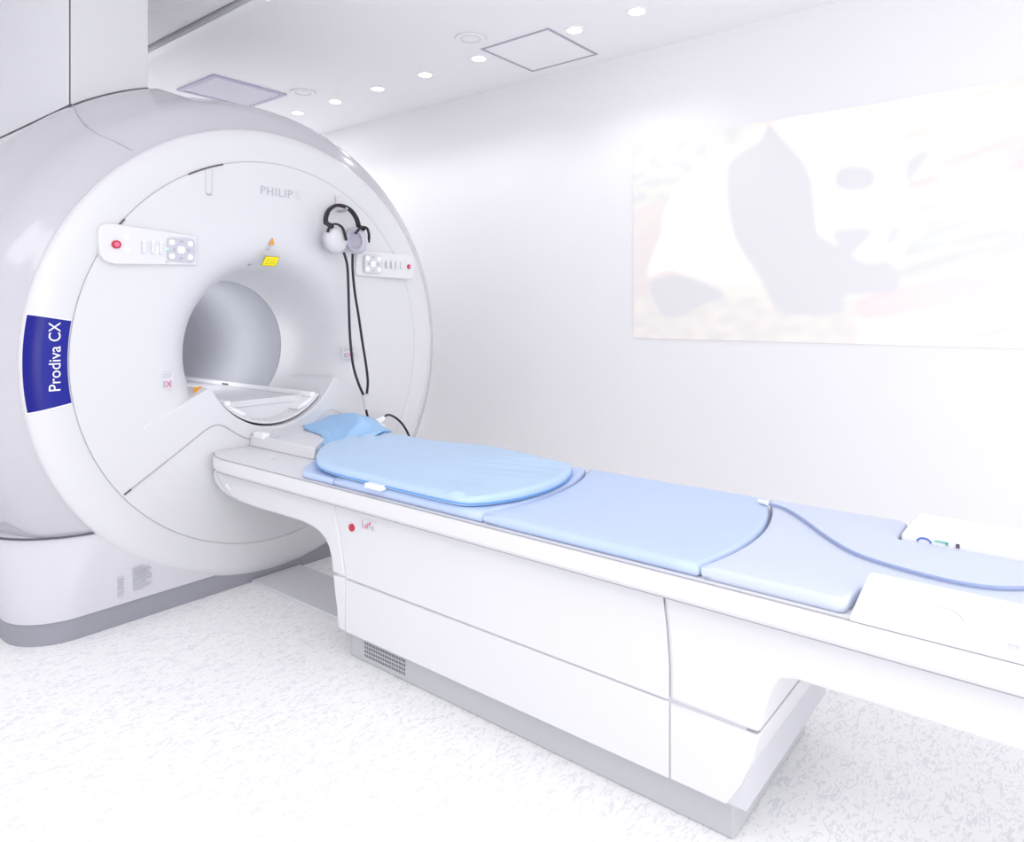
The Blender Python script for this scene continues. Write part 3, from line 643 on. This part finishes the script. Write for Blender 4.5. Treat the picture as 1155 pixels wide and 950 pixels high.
# ------------------------------------------------------------------ headphones on their hook
hp = empty('headphones', (CX+0.28, 2.54, 1.36), 'black and white pneumatic headphones hanging from the right-hand hook', 'headphones')
def hpt(r, z, y=2.535): return (CX+r, y, z)
band = catmull([hpt(0.203, 1.470, 2.545), hpt(0.205, 1.500, 2.55), hpt(0.222, 1.535, 2.553), hpt(0.258, 1.560, 2.555), hpt(0.300, 1.563, 2.555), hpt(0.340, 1.548, 2.552), hpt(0.366, 1.515, 2.545), hpt(0.377, 1.475, 2.54)], 6)
def strap(pts, w, t, mat_, nm, par):
    # flat strap: wide across y
    mb = MB(); rows = []
    pts = [Vector(p) for p in pts]
    for i, p in enumerate(pts):
        d = (pts[min(i+1, len(pts)-1)]-pts[max(i-1, 0)]).normalized(); nrm = Vector((0, 1, 0)).cross(d).normalized()
        rows.append([p+nrm*t/2+Vector((0, w/2, 0)), p+nrm*t/2-Vector((0, w/2, 0)), p-nrm*t/2-Vector((0, w/2, 0)), p-nrm*t/2+Vector((0, w/2, 0))])
    mb.grid(rows, closed=True); mb.f += [[0, 1, 2, 3], [len(rows)*4-4+i for i in range(4)]]
    return mb.build(nm, mat_, par, bevel=0.002)
strap(band, 0.020, 0.014, 'dark', 'headband', hp)
def cup(cx, cz, cy, w, h, yaw, tilt):
    # ear cup: outer dome + cushion, local axes then turned
    R = Matrix.Translation((cx, cy, cz)) @ Matrix.Rotation(yaw, 4, 'Z') @ Matrix.Rotation(tilt, 4, 'Y')
    def ell(rows, n=28):
        mb = MB(); mb.grid([[tuple(R @ Vector((w*s*math.cos(2*PI*j/n), d, h*s*math.sin(2*PI*j/n)))) for j in range(n)] for s, d in rows], closed=True)
        mb.f += [list(range(n)), [(len(rows)-1)*n+j for j in range(n)]]; return mb
    o = ell([(0.25, -0.036), (0.6, -0.033), (0.85, -0.024), (0.97, -0.010), (1.0, 0.002), (0.97, 0.008)]).build('ear_cup', 'cup', hp, smooth=True, angle=50)
    ell([(0.93, 0.008), (0.96, 0.016), (0.92, 0.026), (0.75, 0.030), (0.6, 0.024), (0.5, 0.012)]).build('ear_cushion', 'cushion', hp, smooth=True, angle=60)
cup(CX+0.236, 1.405, 2.525, 0.056, 0.062, math.radians(12), math.radians(-22))
cup(CX+0.366, 1.412, 2.540, 0.050, 0.064, math.radians(118), math.radians(20))
y1 = 2.487
strap(catmull([hpt(0.182, 1.433, y1+.02), hpt(0.186, 1.455, y1+.012), hpt(0.200, 1.468, y1+.012), hpt(0.222, 1.470, y1+.006), hpt(0.243, 1.458, y1), hpt(0.256, 1.430, y1-.002), hpt(0.264, 1.402, y1-.002)], 5), 0.012, 0.008, 'dark', 'yoke', hp)
strap(catmull([hpt(0.325, 1.438, 2.50), hpt(0.345, 1.460, 2.50), hpt(0.372, 1.474, 2.505), hpt(0.395, 1.468, 2.505), hpt(0.406, 1.440, 2.505), hpt(0.404, 1.405, 2.505)], 5), 0.012, 0.008, 'dark', 'yoke', hp)
MB().tube([hpt(0.203, 1.475, 2.54), hpt(0.198, 1.460, 2.50)], [0.010, 0.012], 10).build('yoke_joint', 'dark', hp, smooth=True)
MB().tube([hpt(0.377, 1.478, 2.54), hpt(0.382, 1.465, 2.51)], [0.010, 0.010], 10).build('yoke_joint', 'dark', hp, smooth=True)
# air tubes down to the splitter
ta = catmull([hpt(0.262, 1.352, 2.50), hpt(0.280, 1.30, 2.50), hpt(0.290, 1.22, 2.505), hpt(0.298, 1.10, 2.51), hpt(0.304, 0.98, 2.51), hpt(0.316, 0.86, 2.505), hpt(0.340, 0.78, 2.50), hpt(0.368, 0.722, 2.498)], 7)
tb = catmull([hpt(0.318, 1.350, 2.51), hpt(0.318, 1.28, 2.51), hpt(0.330, 1.18, 2.51), hpt(0.350, 1.08, 2.51), hpt(0.372, 0.96, 2.51), hpt(0.388, 0.86, 2.505), hpt(0.395, 0.78, 2.50), hpt(0.388, 0.725, 2.498)], 7)
MB().tube(ta, 0.0058, 8).build('air_tube', 'dark', hp, smooth=True)
MB().tube(tb, 0.0058, 8).build('air_tube', 'dark', hp, smooth=True)
MB().tube([hpt(0.377, 0.722, 2.498), hpt(0.378, 0.70, 2.498), hpt(0.380, 0.672, 2.498), hpt(0.382, 0.655, 2.498)], [0.017, 0.014, 0.009, 0.008], 12).build('tube_splitter', 'cup', hp, smooth=True)
MB().tube(catmull([hpt(0.382, 0.660, 2.498), hpt(0.389, 0.630, 2.497), hpt(0.397, 0.600, 2.49), hpt(0.405, 0.585, 2.47)], 5), 0.0055, 8).build('air_tube', 'dark', hp, smooth=True)
# loose black tube that falls off the far side of the table
lt_ = catmull([hpt(0.462, 0.610, 2.47), hpt(0.500, 0.617, 2.49), hpt(0.545, 0.607, 2.51), hpt(0.595, 0.580, 2.52), hpt(0.635, 0.54, 2.52), hpt(0.668, 0.475, 2.515), hpt(0.69, 0.36, 2.50), hpt(0.70, 0.20, 2.45), hpt(0.70, 0.006, 2.40)], 6)
jk = empty('black_hose', (CX+0.70, 2.42, 0), 'short black hose arching out beside the blue cloth against the ring', 'hose')
MB().tube(lt_, 0.0055, 8).build('hose', 'dark', jk, smooth=True)
MB().tube([hpt(0.40, 0.597, 2.45), hpt(0.430, 0.600, 2.46), hpt(0.462, 0.610, 2.47)], [0.016, 0.015, 0.010], 12).build('hose_connector', 'white', jk, smooth=True)
MB().box(CX+0.335, CX+0.44, 2.42, 2.597, 0.550, 0.592).build('hose_socket', 'satin', mri, bevel=0.014, seg=3)

# ------------------------------------------------------------------ ceiling fittings
def ring_local(mb, r0, r1, z0, z1, n=36):
    rows = [[(r*math.cos(2*PI*j/n), r*math.sin(2*PI*j/n), z) for j in range(n)] for r, z in ((r0, z1), (r0, z0), (r1, z0), (r1, z1))]
    return mb.grid(rows, closed=True)
def disc_local(mb, r, z, n=36):
    return mb.add([(r*math.cos(2*PI*j/n), r*math.sin(2*PI*j/n), z) for j in range(n)], [list(range(n))])
dl = empty('downlight', (0, 0, 0), 'x', 'ceiling light', 'recessed downlights in a row along the ceiling')
ring_local(MB(), 0.040, 0.052, -0.004, 0.0).build('trim_ring', 'white', dl, smooth=True, local=True)
disc_local(MB(), 0.041, -0.002).build('lamp_disc', 'lamp', dl, local=True)
sl_ = bpy.data.lights.new('downlight_lamp', 'SPOT'); sl_.energy = 6; sl_.spot_size = math.radians(130); sl_.spot_blend = 0.6; sl_.shadow_soft_size = 0.04
lo = bpy.data.objects.new('lamp_light', sl_); COL.objects.link(lo); lo.parent = dl; lo.location = (0, 0, -0.012)
def copy_tree(o):
    c = o.copy(); COL.objects.link(c)
    for ch in o.children:
        d = ch.copy(); COL.objects.link(d); d.parent = c
    return c
words = ['lit downlight nearest the air vent, the farthest in the row over the scanner', 'second lit downlight out from the air vent, beside the far round speaker', 'third lit downlight counted from the air vent',
         'fourth lit downlight from the air vent, midway between the two round speakers', 'lit downlight just beside the near speaker and the far corner of the ceiling hatch', 'lit downlight at the near corner of the ceiling hatch', 'lit downlight nearest the camera, at the top edge of the picture']
for i, (y, wd) in enumerate(zip((4.532, 4.079, 3.627, 3.18, 2.734, 2.064, 1.698), words)):
    o = dl if i == 0 else copy_tree(dl)
    o.location = (3.077, y, CEIL); o['label'] = wd
# air vent
vt = empty('air_vent', (2.50, 4.43, CEIL), 'square lilac-grey slatted air vent in the ceiling above the scanner', 'air vent')
v_ = MB(); X0, X1, Y0, Y1 = 2.243, 2.762, 4.19, 4.67
v_.box(X0, X1, Y0, Y0+0.03, CEIL-0.012, CEIL).box(X0, X1, Y1-0.03, Y1, CEIL-0.012, CEIL).box(X0, X0+0.03, Y0+0.03, Y1-0.03, CEIL-0.012, CEIL).box(X1-0.03, X1, Y0+0.03, Y1-0.03, CEIL-0.012, CEIL)
v_.build('vent_frame', 'vent', vt)
MB().box(X0+0.02, X1-0.02, Y0+0.02, Y1-0.02, CEIL-0.003, CEIL).build('vent_back', 'vent', vt)
for i in range(9):
    y = Y0+0.042+i*0.045
    MB().prism([(y, CEIL-0.0035), (y+0.026, CEIL-0.014), (y+0.030, CEIL-0.012), (y+0.004, CEIL-0.0032)], 'x', X0+0.03, X1-0.03).build('slat', 'slat', vt)
# hatch
ht = empty('ceiling_hatch', (3.21, 2.39, CEIL), 'square access hatch with a thin grey frame in the ceiling', 'ceiling hatch')
X0, X1, Y0, Y1, w_ = 2.970, 3.452, 2.155, 2.626, 0.014
h_ = MB().box(X0, X1, Y0, Y0+w_, CEIL-0.004, CEIL).box(X0, X1, Y1-w_, Y1, CEIL-0.004, CEIL).box(X0, X0+w_, Y0+w_, Y1-w_, CEIL-0.004, CEIL).box(X1-w_, X1, Y0+w_, Y1-w_, CEIL-0.004, CEIL)
h_.build('hatch_frame', mat('hatch_grey', (0.42, 0.41, 0.50)), ht)
MB().box(X0+w_+0.003, X1-w_-0.003, Y0+w_+0.003, Y1-w_-0.003, CEIL-0.003, CEIL).build('hatch_panel', 'ceiling', ht)
# round ceiling speakers
for (x, y, lb) in ((2.820, 2.563, 'round white ceiling speaker beside the square hatch'), (2.811, 4.076, 'round white ceiling speaker beside the slatted vent')):
    sp_ = empty('ceiling_speaker', (x, y, CEIL), lb, 'ceiling speaker', 'round speakers set in the ceiling')
    ring_local(MB(), 0.052, 0.083, -0.006, 0.0).build('speaker_ring', 'ceiling', sp_, smooth=True, local=True)
    ring_local(MB(), 0.049, 0.0525, -0.007, -0.001).build('speaker_gap', 'seam_pale', sp_, local=True)
    ring_local(MB(), 0.083, 0.0855, -0.003, 0.0).build('speaker_edge', 'seam_pale', sp_, local=True)
    disc_local(MB(), 0.050, -0.004).build('speaker_grille', 'ceiling', sp_, local=True)

# ------------------------------------------------------------------ projected picture on the wall (a panda eating bamboo)
def inside(P, x, y):
    c = False; n = len(P); j = n-1
    for i in range(n):
        if (P[i][1] > y) != (P[j][1] > y) and x < (P[j][0]-P[i][0])*(y-P[i][1])/(P[j][1]-P[i][1])+P[i][0]: c = not c
        j = i
    return c
def smooth_poly(P): return [(p.x, p.y) for p in catmull([(x, y, 0) for x, y in P], 5, closed=True)]
LEG = smooth_poly([(0.392, 0.983), (0.427, 0.911), (0.47, 0.814), (0.495, 0.716), (0.503, 0.593), (0.515, 0.469), (0.567, 0.405), (0.613, 0.341), (0.665, 0.337), (0.686, 0.278), (0.679, 0.223), (0.613, 0.21), (0.567, 0.195), (0.567, 0.136), (0.503, 0.121), (0.419, 0.136), (0.392, 0.199), (0.365, 0.295), (0.315, 0.429), (0.292, 0.529), (0.278, 0.695), (0.282, 0.826), (0.32, 0.883), (0.365, 0.919)])
DARKS = [LEG] + [smooth_poly(p) for p in (
    [(0.1, 0.31), (0.174, 0.306), (0.273, 0.218), (0.214, 0.169), (0.153, 0.118), (0.1, 0.109), (0.062, 0.206), (0.056, 0.277)],
    [(0.551, 0.735), (0.575, 0.756), (0.62, 0.741), (0.639, 0.701), (0.628, 0.652), (0.59, 0.645), (0.551, 0.668)],
    [(0.701, 0.744), (0.745, 0.775), (0.721, 0.697), (0.701, 0.659)],
    [(0.545, 0.468), (0.567, 0.486), (0.613, 0.487), (0.628, 0.464), (0.606, 0.415), (0.575, 0.374), (0.558, 0.421)],
    [(0.665, 0.452), (0.686, 0.492), (0.679, 0.436), (0.661, 0.416)])]
BODY = smooth_poly([(0.392, 0.983), (0.273, 0.878), (0.174, 0.8), (0.111, 0.675), (0.089, 0.521), (0.045, 0.313), (0.121, 0.343), (0.273, 0.218), (0.402, 0.199), (0.613, 0.195), (0.686, 0.336), (0.701, 0.42), (0.693, 0.576), (0.708, 0.757), (0.657, 0.927), (0.536, 0.994)])
GREEN = [(-0.01, 1.01), (0.36, 1.01), (0.30, 0.93), (0.174, 0.8), (0.11, 0.69), (-0.01, 0.655)]
STREAK = smooth_poly([(0.62, 0.26), (0.70, 0.40), (0.795, 0.50), (0.95, 0.56), (1.0, 0.50), (0.917, 0.37), (0.756, 0.275)])
PINK = smooth_poly([(0.606, 0.195), (0.756, 0.261), (0.95, 0.33), (1.0, 0.25), (0.756, 0.155), (0.613, 0.107)])
def pcol(u, v):
    sv = 0.55*(v) - 0.35*u
    n1 = noise.noise(Vector((u*7+v*3, (v-u*0.45)*26, 0.3))); n2 = noise.noise(Vector((u*22, v*26, 4)))
    for D in DARKS:
        if inside(D, u, v): return (0.0, 0.0, 0.012)
    if inside(BODY, u, v):
        if u > 0.52 and v < 0.62: q_ = max(0, min(1, (v-0.5)/0.12)); return (0.16+0.1*q_, 0.12+0.13*q_+0.03*n2*(1-q_), 0.07+0.16*q_)
        if v < 0.36: q_ = max(0, min(1, (v-0.24)/0.12)); return (0.15+0.1*q_, 0.12+0.12*q_+0.03*n2*(1-q_), 0.06+0.16*q_)
        return (0.26, 0.26, 0.24)
    if inside(GREEN, u, v):
        k = 0.06+0.05*max(-0.8, min(0.9, n2*2.4)); return (k, k*1.1+0.005, 0.01+0.3*k)
    if inside(STREAK, u, v):
        k = max(0.015, min(0.11, 0.05+0.12*n1))
        return (k*0.9, k*1.05+0.008, k*0.5)
    if inside(PINK, u, v): return (0.09, 0.035+0.04*n1, 0.02)
    if v < 0.22 and u < 0.6:
        k = max(0.0, 0.09+0.07*n2); return (k*1.15, k*0.85, k*0.45)
    if u < 0.15: return (0.10, 0.05+0.03*n1, 0.02)
    o_ = max(0, n1-0.10)
    return (0.14, max(0.0, 0.125-0.25*o_), max(0.0, 0.07-0.3*o_))
NU, NV = 330, 186
vs = []; cols_ = []
for j in range(NV+1):
    for i in range(NU+1):
        u, v = i/NU, j/NV
        vs.append((3.5735, 1.994-1.97*u, 0.942+1.110*v)); cols_.append(pcol(u, v))
# soften the picture (it is out of focus on the wall)
for _ in range(4):
    nw = []
    for j in range(NV+1):
        for i in range(NU+1):
            acc = [0, 0, 0]; cnt = 0
            for dj in (-1, 0, 1):
                for di in (-1, 0, 1):
                    a, b = i+di, j+dj
                    if 0 <= a <= NU and 0 <= b <= NV:
                        c = cols_[b*(NU+1)+a]; acc[0] += c[0]; acc[1] += c[1]; acc[2] += c[2]; cnt += 1
            nw.append((acc[0]/cnt, acc[1]/cnt, acc[2]/cnt))
    cols_ = nw
fs = [(j*(NU+1)+i, j*(NU+1)+i+1, (j+1)*(NU+1)+i+1, (j+1)*(NU+1)+i) for j in range(NV) for i in range(NU)]
n1_ = len(vs)
bx = [(3.58, vs[q][1], vs[q][2]) for q in (0, NU, n1_-1, n1_-1-NU)]
cs = [0, NU, n1_-1, n1_-1-NU]
me = bpy.data.meshes.new('projected_picture'); me.from_pydata(vs, [], fs)
ca = me.color_attributes.new('picture', 'FLOAT_COLOR', 'POINT')
for i, c in enumerate(cols_): ca.data[i].color = (*c, 1)
pm = bpy.data.materials.new('projected_image'); pm.use_nodes = True; nt = pm.node_tree; pb = nt.nodes['Principled BSDF']
pb.inputs['Base Color'].default_value = (0.82, 0.815, 0.815, 1); pb.inputs['Roughness'].default_value = 0.6; pb.inputs['Specular IOR Level'].default_value = 0.3
at = nt.nodes.new('ShaderNodeVertexColor'); at.layer_name = 'picture'
nt.links.new(at.outputs['Color'], pb.inputs['Emission Color']); pb.inputs['Emission Strength'].default_value = 1.0
pic = link('projected_picture', me, pm)
so = pic.modifiers.new('thickness', 'SOLIDIFY'); so.thickness = 0.005; so.offset = -1
tag(pic, 'wide bright projected picture of a panda eating, on the right wall', 'picture')
